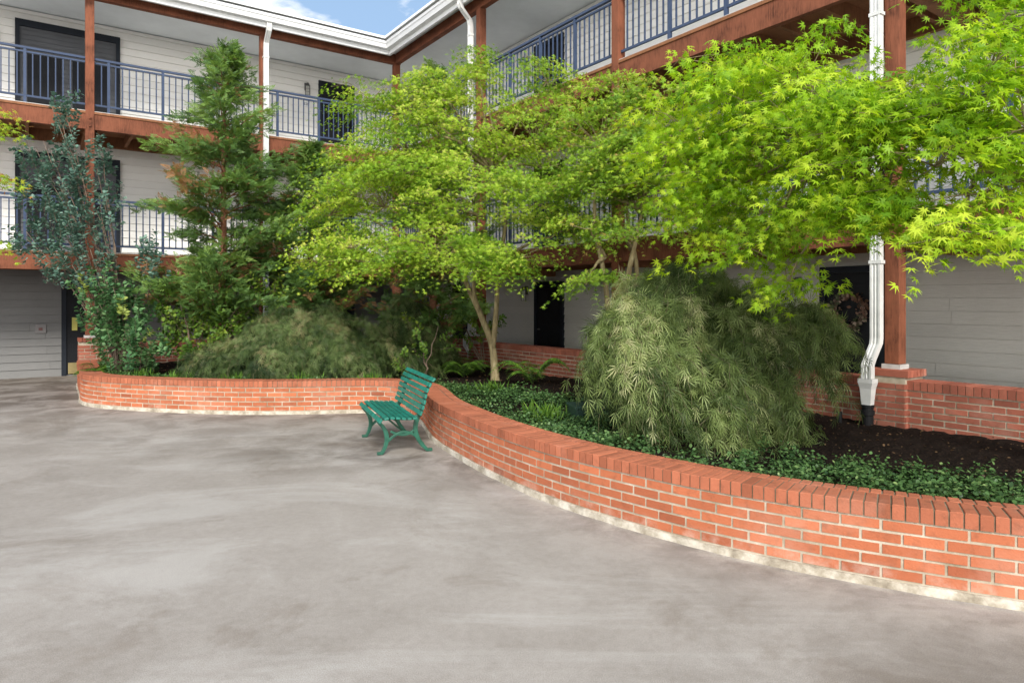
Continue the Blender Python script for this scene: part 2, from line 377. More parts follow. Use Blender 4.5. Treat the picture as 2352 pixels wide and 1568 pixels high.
mb=MB(); ribbon(mb,path,0,path.L,-.2,.022,0,.048,.11,.0035); mb.obj('concrete_footing',M['footing'],pw,smooth=False)
# ------------------------------------------------------------------ ground, patio, soil
mb=MB(); mb.add([(-150,-150,-.01),(150,-150,-.01),(150,200,-.01),(-150,200,-.01)],[(0,1,2,3)])
tag(mb.obj('ground',simple('ground_concrete',(.35,.32,.29),.9,.2,.5)),kind='structure')
xs=np.arange(-16,8.01,.1); ys=np.arange(-2,18.01,.1); X,Y=np.meshgrid(xs,ys)
pp=np.stack([X.ravel(),Y.ravel()],1)
dist=np.full(len(pp),9.)
for q in FP[::3]: dist=np.minimum(dist,np.hypot(pp[:,0]-q[0],pp[:,1]-q[1]))
nx=len(xs);ny=len(ys)
idx=np.arange(nx*ny).reshape(ny,nx)
fs=np.stack([idx[:-1,:-1],idx[:-1,1:],idx[1:,1:],idx[1:,:-1]],-1).reshape(-1,4)
me=bpy.data.meshes.new('patio'); me.from_pydata(np.column_stack([pp,np.zeros(len(pp))]).tolist(),[],fs.tolist()); me.update()
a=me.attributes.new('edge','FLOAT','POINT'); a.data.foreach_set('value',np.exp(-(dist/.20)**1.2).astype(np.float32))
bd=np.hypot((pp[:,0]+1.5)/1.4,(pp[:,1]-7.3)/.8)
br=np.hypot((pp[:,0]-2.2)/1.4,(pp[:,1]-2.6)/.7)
dm=np.exp(-(dist/.6)**2)*.55+np.exp(-bd**2)*.75+np.exp(-br**2)*.6+np.exp(-((pp[:,1]-8.6)/1.4)**2)*.4*(1/(1+np.exp(pp[:,0]*4)))+(1/(1+np.exp(-(pp[:,1]-10.2)*3)))*.95  # stains by bench and wall; paving also darker across the left and back
a=me.attributes.new('dark_tone','FLOAT','POINT'); a.data.foreach_set('value',np.clip(dm,0,1).astype(np.float32))
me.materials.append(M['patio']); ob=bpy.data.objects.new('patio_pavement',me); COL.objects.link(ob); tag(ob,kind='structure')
ang=R(34.95); dL=np.array([math.cos(ang),math.sin(ang)]); nL=np.array([-math.sin(ang),math.cos(ang)])
C=np.array([-2.90,17.1])
def l2w(x,y): return C+dL*x+nL*y
inner=[path.off(t,-.2,0)[:2] for t in np.linspace(0,path.L,160)]
poly=[tuple(p) for p in inner]+[tuple(l2w(0,-19)),tuple(l2w(.1,.1)),tuple(l2w(-6.6,.1))]
PA=np.array(poly)
def inside(px,py):
    c=np.zeros(len(px),bool); j=len(PA)-1
    for i in range(len(PA)):
        xi,yi=PA[i];xj,yj=PA[j]
        hit=((yi>py)!=(yj>py))&(px<(xj-xi)*(py-yi)/(yj-yi+1e-12)+xi); c^=hit; j=i
    return c
sx=np.arange(-9,8,.07); sy=np.arange(1.5,18,.07); SX,SY=np.meshgrid(sx,sy); fl=np.stack([SX.ravel(),SY.ravel()],1)
def soilz(x,y):
    return .345+.03*np.sin(x*1.7+1)*np.cos(y*1.3)+.012*np.sin(x*7+y*5)*np.sin(y*6-x*3)
ins=inside(fl[:,0],fl[:,1]).reshape(SX.shape)
cell=ins[:-1,:-1]|ins[1:,1:]|ins[:-1,1:]|ins[1:,:-1]
ix=np.arange(SX.size).reshape(SX.shape)
fs=np.stack([ix[:-1,:-1],ix[:-1,1:],ix[1:,1:],ix[1:,:-1]],-1)[cell]
used,inv=np.unique(fs.ravel(),return_inverse=True)
vz=soilz(fl[used,0],fl[used,1])+rng.normal(0,.007,len(used))
me=bpy.data.meshes.new('planter_soil'); me.from_pydata(np.column_stack([fl[used],vz]).tolist(),[],inv.reshape(-1,4).tolist()); me.update()
me.materials.append(M['soil']); ob=bpy.data.objects.new('planter_soil',me); COL.objects.link(ob); tag(ob,kind='structure')
# ------------------------------------------------------------------ building
B=empty('apartment_building',(C[0],C[1],0),ang,'three storey white apartment building with timber walkways and blue railings','building')
W=2.0; SL=12.0; SR=17.0
D2,D3=2.57,5.32
def wb(mb,w,s0,s1,o0,o1,z0,z1):
    if w=='L': mb.box(-s1,-s0,o0,o1,z0,z1)
    else: mb.box(o0,o1,-s1,-s0,z0,z1)
def T(w,s,o,z): return (-s,o,z) if w=='L' else (o,-s,z)
for w,S in (('L',SL),('R',SR)):
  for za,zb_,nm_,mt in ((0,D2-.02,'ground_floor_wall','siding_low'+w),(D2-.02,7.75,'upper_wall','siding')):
    mb=MB(); e=.165; z=za
    while z<zb_-.001:
        z1=min(z+e,zb_)
        s=-W; s_end=S
        bs=[s]; q=s+rng.uniform(.6,3.2)
        while q<s_end-.3: bs.append(q); q+=3.6
        bs.append(s_end)
        for s0,s1 in zip(bs[:-1],bs[1:]):
            g=.0025
            v=[T(w,s0+g,W-.032,z),T(w,s1-g,W-.032,z),T(w,s1-g,W-.012,z1-.007),T(w,s0+g,W-.012,z1-.007),T(w,s0+g,W,z),T(w,s1-g,W,z)]
            mb.add(v,[(0,1,2,3),(4,5,1,0)],rng.uniform(0,1))
        z=z1
    wb(mb,w,-W,S,W,W+.2,za,zb_)
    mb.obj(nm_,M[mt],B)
posts={'L':[0,3.24,6.54,9.8],'R':[3.97,7.94,12.1,16.1]}
ph=.075
for w in 'LR':
    for s in posts[w]:
        mb=MB(); wb(mb,w,s-ph,s+ph,-ph,ph,.95 if not(w=='L' and s>8) else 0,7.52)
        for zb in (D2-.15,D3-.15,D2-.3,D3-.3):
            x,y,zz=T(w,s,-ph-.005,zb); mb.box(x-.018,x+.018,y-.018,y+.018,zb-.018,zb+.018)
        p=mb.obj('post',M['wood'],B,bevel=.006)
        mb=MB(); wb(mb,w,s-.095,s+.095,-.095,.095,.90,.948); 
        q=mb.obj('post_base',M['postwhite'],p)
for zd in (D2,D3):
    for w,S in (('L',SL),('R',SR)):
        mb=MB()
        wb(mb,w,.05,S,-.055,.035,zd-.36,zd-.06)
        mb.obj('deck_beam',M['wood'],B,bevel=.004)
        s0=-W+.01 if w=='L' else .10
        mb=MB(); wb(mb,w,s0,S,-.06,W-.036,zd-.012,zd); mb.obj('walkway_bounce_floor',M['deckfloor'],B)  # unseen pale top layer, added to bounce light onto walls and soffits
        mb=MB()
        wb(mb,w,s0,S,-.072,W-.035,zd-.058,zd-.0125)
        wb(mb,w,s0,S,W-.12,W-.036,zd-.30,zd-.06)
        s=.35
        while s<S:
            wb(mb,w,s-.03,s+.03,.04,W-.125,zd-.26,zd-.06); s+=.6
        for s in posts[w]+[S-.2]:
            wb(mb,w,s-.07+.001,s+.07,.092,W-.13,zd-.42,zd-.262)
        mb.obj('walkway_deck',M['wood_dark'],B)
        ends=[0]+[s for s in posts[w] if s>0]+[S]
        for a,b_ in zip(ends[:-1],ends[1:]):
            if b_-a<.5: continue
            mb=MB(); a+=ph+.002;b_-=ph+.002
            wb(mb,w,a,b_,-.03,.03,zd+1.01,zd+1.05); wb(mb,w,a,b_,-.018,.018,zd+.115,zd+.15); wb(mb,w,a,b_,-.018,.018,zd+.94,zd+.97)
            n=int((b_-a)/.118); 
            for i in range(1,n):
                s=a+(b_-a)*i/n; big=(i%8==0)
                h=.024 if big else .0105
                wb(mb,w,s-h,s+h,-h+.0004,h-.0004,zd+(.001 if big else .149),zd+(1.012 if big else .941))
            mb.obj('railing',M['rail'],B)
for w,S in (('L',SL),('R',SR)):
    mb=MB(); wb(mb,w,-.095 if w=='L' else .1,S,-.065,.065,7.524,7.76)
    mb.obj('eave_beam',M['wood'],B,bevel=.004)
mb=MB()
def flat(mb,pts,z0,z1):
    k=len(pts); vs=[(x,y,z0) for x,y in pts]+[(x,y,z1) for x,y in pts]
    mb.add(vs,[tuple(range(k))[::-1],tuple(range(k,2*k))]+[(i,(i+1)%k,(i+1)%k+k,i+k) for i in range(k)])
Lsh=[(-SL,-.36),(-.36,-.36),(-.36,-SR),(W+.3,-SR),(W+.3,W+.3),(-SL,W+.3)]
flat(mb,Lsh,7.765,7.80); mb.obj('soffit',M['soffit'],B)
mb=MB()
o0,z0_,o1,z1_=-.40,7.93,W+1.5,8.35
v=[(-SL,o0,z0_),(o0,o0,z0_),(o0,-SR,z0_),(o1,-SR,z1_),(o1,o1,z1_),(-SL,o1,z1_)]
v+= [(x,y,7.802) for x,y,z in v]
mb.add(v,[(0,1,4,5),(1,2,3,4),(6,7,1,0),(7,8,2,1),(8,9,3,2),(11,10,4,5)])
roof=mb.obj('roof',M['roof'],B)
mb=MB()
prof=[(-.362,7.70),(-.47,7.70),(-.50,7.78),(-.52,7.80),(-.52,7.86),(-.50,7.86),(-.50,7.82),(-.362,7.82)]
def gsweep(prof):
    vs=[]
    for (o,z) in prof: vs.append((-SL,o,z))
    for (o,z) in prof: vs.append((o,o,z))
    for (o,z) in prof: vs.append((o,-SR,z))
    k=len(prof); fs=[]
    for a in (0,1):
        for i in range(k): fs.append((a*k+i,a*k+(i+1)%k,(a+1)*k+(i+1)%k,(a+1)*k+i))
    fs.append(tuple(range(k))); fs.append(tuple(2*k+i for i in range(k))[::-1]); mb.add(vs,fs)
gsweep(prof); gsweep([(-.30,7.60),(-.359,7.60),(-.359,7.90),(-.30,7.90)]); gsweep([(-.36,7.905),(-.57,7.885),(-.57,7.94),(-.36,7.96)])
mb.obj('gutter',M['white'],roof)
def downspout(w,s,o,pts_,wd=.105,dp=.075):
    mb=MB()
    k=len(pts_)
    vs=[];fs=[]
    hs=wd/2;ho=dp/2
    prof=[]
    for x,y in ((-hs,-ho),(-hs*.6,-ho),(-hs*.45,-ho+.008),(-hs*.15,-ho+.008),(0,-ho),(hs*.15,-ho+.008),(hs*.45,-ho+.008),(hs*.6,-ho),(hs,-ho),(hs,ho),(-hs,ho)): prof.append((x,y))
    n=len(prof)
    for (ds,do,z,sc) in pts_:
        for x,y in prof: vs.append(T(w,s+ds+x*sc,o+do+y*sc,z))
    for i in range(k-1):
        for j in range(n): fs.append((i*n+j,i*n+(j+1)%n,(i+1)*n+(j+1)%n,(i+1)*n+j))
    fs.append(tuple(range(n))); fs.append(tuple((k-1)*n+j for j in range(n)))
    mb.add(vs,fs)
    for zb in (2.0,4.6,7.0):
        ok=[p for p in pts_ if abs(p[1])<.01]
        if ok and min(p[2] for p in ok)<zb<max(p[2] for p in ok): wb(mb,w,s-hs-.012,s+hs+.012,o-ho-.004,o+ho+.01,zb,zb+.035)
    return mb.obj('downspout',M['pipewhite'],B)
top=[(0,0,7.22,1),(0,-.02,7.32,1),(0,-.22,7.52,1),(0,-.25,7.60,1),(0,-.25,7.72,1)]
downspout('L',3.22,-.15,[(0,0,.45,1)]+top)
downspout('R',3.80,-.15,[(.0,0,.45,1),(0,0,.55,1),(-.10,-.05,.70,1),(-.10,-.05,.85,1),(0,0,1.05,1)]+top)
downspout('R',11.99,-.165,[(-.02,-.14,.80,1.0),(-.02,-.14,.94,1.0),(-.015,-.11,1.0,1.0),(.0,-.01,1.16,1.0),(.0,0,1.22,1.0)]+top)
mb=MB()
def frus(w,s,o,lv):
    vs=[]
    for (z,h) in lv:
        for a_,b_ in ((-h,-h*.8),(h,-h*.8),(h,h*.8),(-h,h*.8)): vs.append(T(w,s+a_,o+b_,z))
    fs=[]
    for i in range(len(lv)-1):
        for j in range(4): fs.append((i*4+j,i*4+(j+1)%4,i*4+4+(j+1)%4,i*4+4+j))
    fs.append((0,1,2,3)); mb.add(vs,fs)
frus('R',11.97,-.305,[(.50,.045),(.54,.047),(.70,.060),(.76,.075),(.80,.075),(.80,.065),(.74,.05)])
mb.obj('downspout_funnel',M['pipewhite'],B)
def door(w,s0,s1,zb,h=2.1,name='door',kick=False,panel='door',lab=None):
    mb=MB(); f=.09
    wb(mb,w,s0,s0+f,W-.07,W+.02,zb,zb+h); wb(mb,w,s1-f,s1,W-.07,W+.02,zb,zb+h); wb(mb,w,s0+f,s1-f,W-.07,W+.02,zb+h-f,zb+h)
    fr=mb.obj('door_frame',M['trim'])
    mb=MB(); wb(mb,w,s0+f,s1-f,W-.040,W+.02,zb+.02,zb+h-f-.002)
    for (za,zc) in ((.25,.95),(1.1,1.85)):
        for (p0,p1) in ((.14,.46),(.54,.86)):
            wd=s1-s0-2*f; wb(mb,w,s0+f+wd*p0,s0+f+wd*p1,W-.048,W-.039,zb+za,zb+zc)
    d=mb.obj(name,M[panel],B,bevel=.004); fr.parent=d
    if lab: d['label']=lab
    mb=MB(); sh=s0+f+.07
    mb.tube([T(w,sh,W-.03,zb+.98),T(w,sh,W-.05,zb+.98),T(w,sh,W-.052,zb+.98),T(w,sh,W-.085,zb+.98),T(w,sh+.02,W-.095,zb+.98),T(w,sh+.11,W-.095,zb+.98)],[.028,.026,.011,.011,.011,.009],10)
    mb.obj('door_handle',M['galv'],d)
    if kick:
        mb=MB(); wb(mb,w,s0+f+.03,s1-f-.03,W-.055,W-.051,zb+.04,zb+.28); mb.obj('kick_plate',M['brass'],d)
    return d
for zb in (D2,D3): door('L',.32,1.30,zb)
door('L',.32,1.30,0)
door('L',6.0,6.95,0,2.05,kick=True,lab='black door with brass kick plate')
for zb in (D2,D3):
    door('R',3.17,4.21,zb); door('R',10.1,11.05,zb)
door('R',3.17,4.21,0,2.05); door('R',10.1,11.05,0,2.1); door('R',-.55,.30,0,2.05)
for zb in (D2,D3):
    mb=MB(); wb(mb,'L',5.85,7.76,W-.09,W-.02,zb+2.06,zb+2.2); wb(mb,'L',5.85,5.93,W-.09,W-.02,zb,zb+2.06); wb(mb,'L',7.68,7.76,W-.09,W-.02,zb,zb+2.06)
    fr=mb.obj('entry_frame',M['trim'])
    mb=MB(); z=zb
    while z<zb+2.05:
        v=[T('L',5.93,W-.055,z),T('L',7.68,W-.055,z),T('L',7.68,W-.04,z+.1),T('L',5.93,W-.04,z+.1)]
        mb.add(v,[(0,1,2,3)]); z+=.1
    wb(mb,'L',5.93,7.68,W-.036,W-.001,zb,zb+2.06)
    pn=mb.obj('entry_panel',M['grey_panel'],B); fr.parent=pn
    mb=MB(); wb(mb,'L',6.1,6.75,W-.07,W-.038,zb,zb+1.5); wb(mb,'L',6.95,7.55,W-.07,W-.038,zb,zb+1.5); mb.obj('entry_leaf',M['door'],pn)
def window(w,s0,s1,z0,z1):
    mb=MB(); wb(mb,w,s0+.05,s1-.05,W-.042,W-.01,z0+.05,z1-.05); g=mb.obj('window',M['glass'],B)
    mb=MB(); f=.06
    wb(mb,w,s0,s0+f,W-.07,W,z0,z1); wb(mb,w,s1-f,s1,W-.07,W,z0,z1); wb(mb,w,s0+f,s1-f,W-.07,W,z0,z0+f); wb(mb,w,s0+f,s1-f,W-.07,W,z1-f,z1)
    m_=(s0+s1)/2; wb(mb,w,m_-.02,m_+.02,W-.06,W-.003,z0+f,z1-f); wb(mb,w,s0+f,s1-f,W-.059,W-.004,(z0+z1)/2-.015,(z0+z1)/2+.015)
    mb.obj('window_frame',M['trim'],g)
for zb in (D2,): window('R',8.6,9.6,zb+.95,zb+2.1)
def lantern(w,s,z):
    mb=MB(); wb(mb,w,s-.05,s+.05,W-.05,W-.015,z+.02,z+.22)
    cx=T(w,s,W-.13,z)
    for k in range(6):
        a=k*math.pi/3; mb.tube([(cx[0]+.06*math.cos(a),cx[1]+.06*math.sin(a),z-.12),(cx[0]+.06*math.cos(a),cx[1]+.06*math.sin(a),z+.12)],.005,4)
    for zz in (-.12,-.04,.04,.12):
        mb.tube([(cx[0]+.06*math.cos(a),cx[1]+.06*math.sin(a),z+zz) for a in [k*math.pi/6 for k in range(13)]],.005,4)
    mb.tube([(cx[0],cx[1],z+.12),(cx[0],cx[1],z+.2)],[.065,.03],10); mb.tube([T(w,s,W-.13,z+.17),T(w,s,W-.05,z+.17)],.012,6)
    o_=mb.obj('wall_lantern',M['galv'],B)
    mb=MB(); mb.tube([(cx[0],cx[1],z-.11),(cx[0],cx[1],z+.115)],.04,10); mb.obj('lamp_glass',M['bulb'],o_)
for zb in (0,D2,D3):
    lantern('L',1.62,zb+1.75); lantern('R',2.85,zb+1.75)
lantern('L',8.6,1.75); lantern('R',9.75,1.75)
lantern('L',8.1,D3+1.75)
def textob(body,size,loc,w,matl,parent,name):
    c=bpy.data.curves.new(name,'FONT'); c.body=body; c.size=size; c.align_x='CENTER'; c.align_y='CENTER'; c.extrude=.001
    t_=bpy.data.objects.new(name+'_curve',c); COL.objects.link(t_)
    bpy.context.view_layer.update()
    me=bpy.data.meshes.new_from_object(t_.evaluated_get(bpy.context.evaluated_depsgraph_get()))
    bpy.data.objects.remove(t_)
    me.materials.clear(); me.materials.append(matl)
    o_=bpy.data.objects.new(name,me); COL.objects.link(o_); o_.parent=parent
    o_.location=loc; o_.rotation_euler=(R(90),0,0) if w=='L' else (R(90),0,R(-90)); return o_
for zb,n in ((D2,'228'),(D3,'328')):
    mb=MB(); wb(mb,'L',1.52,1.74,W-.044,W-.030,zb+1.36,zb+1.48); pl=mb.obj('number_plate',M['white'],B)
    textob(n,.09,T('L',1.63,W-.047,zb+1.42),'L',M['black'],pl,'door_number')
mb=MB(); wb(mb,'L',7.22,7.42,W-.05,W-.022,.93,1.12); pb=mb.obj('alarm_plate',simple('grey_plate',(.20,.19,.19),.5),B,bevel=.006)
mb=MB(); wb(mb,'L',7.285,7.355,W-.06,W-.051,.99,1.05); mb.obj('alarm_cover',simple('dull_red_plastic',(.14,.06,.055),.5),pb)
mb=MB(); wb(mb,'L',6.66,6.76,W-.066,W-.058,.98,1.26); tag(mb.obj('door_hanger',simple('yellow_card',(.55,.5,.12),.6),B),'yellow paper hanger on door handle')
lw=empty('low_brick_wall',(C[0],C[1],0),ang,'low red brick wall with piers under timber posts beside walkway','wall')
def straight(p0,p1):
    p0=np.array(p0,float);p1=np.array(p1,float); return Path(np.array([p0+(p1-p0)*t for t in np.linspace(0,1,80)]))
mbm=MB(); mbb=MB(); mbc=MB()
pr=straight((-.13,.1),(-.13,-SR))
pl_=straight((-6.54,-.13),(-.13,-.13))
for p_ in (pr,pl_):
    ribbon(mbm,p_,0,p_.L,-.26,0,.0,.785,2.0)
    brick_faces(mbb,p_,0,p_.L,.17,.70,.066,.207)
    capbricks(mbc,p_,0,p_.L,-.27,.015,.705,.80,.068)
for w in 'LR':
    for s in posts[w]:
        if w=='L' and s>8: continue
        x,y,_=T(w,s,0,0); h=.19
        c4=[(x-h,y-h),(x+h,y-h),(x+h,y+h),(x-h,y+h)]
        mbm.box(x-h+.004,x+h-.004,y-h+.004,y+h-.004,0,.87)
        for i in range(4):
            p_=straight(c4[i],c4[(i+1)%4]); brick_faces(mbb,p_,0,p_.L,.04,.83,.066,.19,startcourse=i%2,proud=.005)
        p_=straight((x-h-.01,y-h-.01),(x+h+.01,y-h-.01)); capbricks(mbc,p_,0,p_.L,-2*h-.02,.02,.83,.90,.067)
mbm.obj('mortar_core',M['mortar'],lw); mbb.obj('brick_face',M['brickold'],lw); mbc.obj('brick_cap',M['brickold'],lw)
x,y=l2w(-.305,-11.97); mb=MB(); mb.tube([(0,0,0),(0,0,.12),(0,0,.125),(0,0,.17),(0,0,.175),(0,0,.20),(0,0,.205),(0,0,.23)],[.055,.055,.066,.066,.055,.055,.062,.062],16)
tag(mb.obj('drain_pipe',M['black'],loc=(x,y,.3),smooth=False),'black plastic drain pipe standing in mulch below downspout','pipe')
x,y=l2w(-.45,-11.75); mb=MB(); mb.tube([(0,0,0),(0,0,.14)],.022,10); tag(mb.obj('pipe_stub',M['black'],loc=(x,y,.3)),'short black pipe stub sticking out of mulch','pipe')
WX,WY=l2w(W-.085,-10.55); 
we=empty('door_wreath',(WX,WY,1.47),ang,'round dried flower wreath hanging on black door','wreath')
mb=MB(); mb.tube([(0,.21*math.cos(a),.21*math.sin(a)) for a in [k*math.pi/12 for k in range(25)]],.022,7)
for k in range(60):
    a=rng.uniform(0,6.28); b_=a+rng.uniform(.3,.9); mb.tube([(-.02*rng.uniform(0,2),.21*math.cos(a)+rng.normal(0,.015),.21*math.sin(a)+rng.normal(0,.015)),(-.03,(.21+rng.uniform(-.05,.09))*math.cos(b_),(.21+rng.uniform(-.05,.09))*math.sin(b_))],[.004,.0015],3,False)
mb.obj('wreath_ring',M['stem'],we)
k=260; th=rng.uniform(0,2*math.pi,k); rr=.21+rng.normal(0,.04,k)
pos=np.stack([-.03+rng.normal(0,.02,k),rr*np.cos(th),rr*np.sin(th)],1)
leaves('wreath_flowers',pos,rng.normal(size=(k,3))+np.stack([0*th,np.cos(th),np.sin(th)],1),np.array([[-1,0,0]])+rng.normal(0,.5,(k,3)),rng.uniform(.025,.075,k),np.clip(.5+.5*np.sin(th*2)+rng.normal(0,.2,k),0,1),T_OVAL,M['petal'],we)
mb=MB(); mb.box(-.26,.26,-.16,.16,0,.10); mb.box(-.28,.28,-.18,.18,.10,.125)
for i in range(8): mb.box(-.22+i*.06,-.20+i*.06,-.12,.12,.1255,.132)
o_=tag(mb.obj('utility_box',simple('dark_green_plastic',(.02,.05,.035),.5),loc=(.90,7.35,.38),bevel=.006),'dark green valve box set among ground cover','utility box'); o_.rotation_euler=(0,0,R(12))
mb=MB(); mb.tube([(0,0,0),(0,0,.12)],.010,8); mb.tube([(0,-.02,.14),(.06,.06,.12),(.062,.062,.12)],[.035,.03,.01],14)
tag(mb.obj('garden_spotlight',M['black'],loc=(1.25,6.2,float(soilz(1.25,6.2))-.01)),'small black garden spotlight staked in mulch','lamp')
# ------------------------------------------------------------------ bench
bn=empty('park_bench',(-1.31,7.70,0),R(-68.8),'green slatted park bench with cast iron legs beside brick planter wall','bench')
backc=[(.135,.40),(.165,.47),(.185,.54),(.20,.61),(.225,.68),(.26,.745),(.30,.79)]
seatc=[(-.30,.345),(-.275,.375),(-.20,.392),(-.12,.385),(-.04,.375),(.04,.37),(.10,.375)]
def slat(mb,y,z,ang_,wd,th,half):
    c,s=math.cos(ang_),math.sin(ang_); q=[]
    for a_,b_ in ((-wd/2,-th/2),(wd/2,-th/2),(wd/2,th/2),(-wd/2,th/2)): q.append((y+a_*c-b_*s,z+a_*s+b_*c))
    mb.add([(-half,p[0],p[1]) for p in q]+[(half,p[0],p[1]) for p in q],[(0,1,2,3),(7,6,5,4),(0,4,5,1),(1,5,6,2),(2,6,7,3),(3,7,4,0)])
def along(c,n,off=0):
    c=[Vector(p) for p in c]; seg=[(c[i+1]-c[i]).length for i in range(len(c)-1)]; Lt=sum(seg); o_=[]
    for i in range(n):
        t=Lt*(i+.5)/n; j=0
        while t>seg[j] and j<len(seg)-1: t-=seg[j]; j+=1
        d=(c[j+1]-c[j]).normalized(); p=c[j]+d*t; nn=Vector((-d.y,d.x)); p=p+nn*off; o_.append((p.x,p.y,math.atan2(d.y,d.x)))
    return o_
mb=MB()
for y,z,a_ in along(seatc,7,.012): slat(mb,y,z,a_,.046,.022,.66+rng.normal(0,.002))
mb.obj('seat',M['benchslat'],bn,bevel=.004)
mb=MB()
for y,z,a_ in along(backc,7,.014): slat(mb,y,z,a_,.046,.020,.66+rng.normal(0,.002))
mb.obj('backrest',M['benchslat'],bn,bevel=.004)
def bar(mb,pts,wds,x,th=.035):
    pts=[Vector(p) for p in pts]; k=len(pts)
    if not hasattr(wds,'__len__'): wds=[wds]*k
    vs=[];fs=[]
    for i,p in enumerate(pts):
        d=(pts[min(i+1,k-1)]-pts[max(i-1,0)]).normalized(); n=Vector((-d.y,d.x))*wds[i]/2
        for xx in (x-th/2,x+th/2):
            for q in (p-n,p+n): vs.append((xx,q.x,q.y))
    for i in range(k-1):
        a=i*4;b_=a+4
        fs+=[(a,a+1,b_+1,b_),(a+2,b_+2,b_+3,a+3),(a,b_,b_+2,a+2),(a+1,a+3,b_+3,b_+1)]
    fs+=[(0,2,3,1),((k-1)*4,(k-1)*4+1,(k-1)*4+3,(k-1)*4+2)]
    mb.add(vs,fs)
def q2(a,b_,c,k=8):
    a,b_,c=Vector(a),Vector(b_),Vector(c); return [a*(1-t)**2+b_*2*t*(1-t)+c*t*t for t in [i/(k-1) for i in range(k)]]
for x in (-.50,.50):
    mb=MB()
    bar(mb,[(y,z-.008) for y,z in seatc],.03,x)
    bar(mb,[(.10,.365)]+[(y+.012,z-.01) for y,z in backc],[.045,.045,.04,.036,.034,.032,.03,.026],x-.001)
    bar(mb,q2((-.285,.345),(-.13,.20),(-.25,.018))+[Vector((-.30,.018))],[.035,.038,.042,.045,.045,.04,.038,.036,.03],x+.001)
    bar(mb,q2((.13,.37),(.05,.19),(.235,.018))+[Vector((.29,.018))],[.05,.048,.046,.045,.045,.042,.04,.036,.03],x+.0015)
    bar(mb,q2((-.225,.10),(0,.36),(.19,.08),12),.028,x-.0015)
    bar(mb,q2((-.16,.24),(0,.15),(.09,.24)),.024,x+.0005,.03)
    mb.obj('leg',M['benchiron'],bn,bevel=.004)
mb=MB(); mb.tube([(-.5,.0,.205),(.5,.0,.205)],.011,8); mb.obj('tie_rod',M['benchiron'],bn)
# ------------------------------------------------------------------ trees
def smoothp(pts,k=5):
    c=[np.array(p,float) for p in pts]; c=[2*c[0]-c[1]]+c+[2*c[-1]-c[-2]]; o_=[]
    for i in range(1,len(c)-2):
        for j in range(k):
            t=j/k; p0,p1,p2,p3=c[i-1:i+3]; o_.append(.5*((2*p1)+(-p0+p2)*t+(2*p0-5*p1+4*p2-p3)*t*t+(-p0+3*p1-3*p2+p3)*t**3))
    o_.append(c[-2]); return o_
def maple(base,forks,blobs,per,nleaf,R0,R1,size,tpl,m,bark,label,trunk_paths,limb_r=.03,name='japanese_maple_tree',jit=.5,droop=.35,thick=.035):
    e=empty(name,base,0,label,'tree')
    bx=Vector(base); mb=MB()
    for pts,rs in trunk_paths:
        sp=smoothp(pts); mb.tube([Vector(p)-bx for p in sp],np.interp(np.linspace(0,1,len(sp)),np.linspace(0,1,len(rs)),rs),9)
    P,Bi=pads_in_blobs(blobs,per)
    cen=np.array([b_[:3] for b_ in blobs]).mean(0); cen[2]-=.8
    for i,b_ in enumerate(blobs):
        c=Vector(b_[:3]); f=min(forks,key=lambda q:(Vector(q)-c).length)
        f=Vector(f); mid=f.lerp(c,.5)+Vector((0,0,.10*(c-f).length))
        pts=wobble(bez(f,mid,c-Vector((0,0,b_[5]*.4)),8),.025)
        mb.tube([p-bx for p in pts],np.linspace(limb_r,.008,8),6)
        st=Vector(pts[-1]); st2=Vector(pts[4])
        for p in P[Bi==i]:
            p=Vector(p); s_=st if (p-st).length<(p-st2).length else st2
            mid=s_.lerp(p,.5)+Vector(rng.normal(0,.05,3))
            mb.tube([q-bx for q in bez(s_,mid,p-Vector((0,0,.02)),5)],np.linspace(.007,.0025,5),4,False)
            for _ in range(2):
                th=rng.uniform(0,6.28); mb.tube([p-bx-Vector((0,0,.02)),p-bx+Vector((R1*.7*math.cos(th),R1*.7*math.sin(th),-.06))],[.003,.0012],3,False)
    mb.obj('trunk',bark,e,smooth=True)
    pos,dr,nm,ti=pad_leaves(P,cen,nleaf,R0,R1,droop,thick,jit=jit)
    leaves('crown',pos,dr,nm,rng.uniform(size*.7,size*1.25,len(pos)),ti,tpl,m,e,base)
    return e
bl=[(-2.75,10.3,2.25,.55,.6,.2),(-2.35,10.0,2.5,.6,.7,.3),(-2.75,10.6,3.1,.5,.7,.3),(-1.8,9.9,2.30,.7,.8,.28),(-1.1,9.7,2.45,.8,.9,.33),(0.0,9.7,2.30,.75,.8,.28),(-.45,9.5,2.15,.5,.5,.2),
(-1.9,10.3,3.2,.9,1,.45),(-.6,10.2,3.3,1.0,1.1,.55),(-1.6,10.5,4.1,.75,.9,.45),(-2.1,10.4,4.75,.42,.5,.25),(-.7,10.4,4.4,.8,1,.55),(-.55,10.3,5.3,.35,.5,.33),(-1.15,10.4,4.95,.45,.6,.25),
(.35,10.3,4.2,.75,.9,.5),(.55,10.3,5.0,.45,.6,.27),(.35,10,3.2,.85,1,.45),(-2.2,10.3,3.75,.6,.7,.25),(.95,10.1,3.7,.6,.7,.45),(.8,9.9,2.7,.45,.6,.22),(-1.5,10.2,3.65,.7,.7,.3),(-1.5,10.4,4.6,.5,.6,.3)]
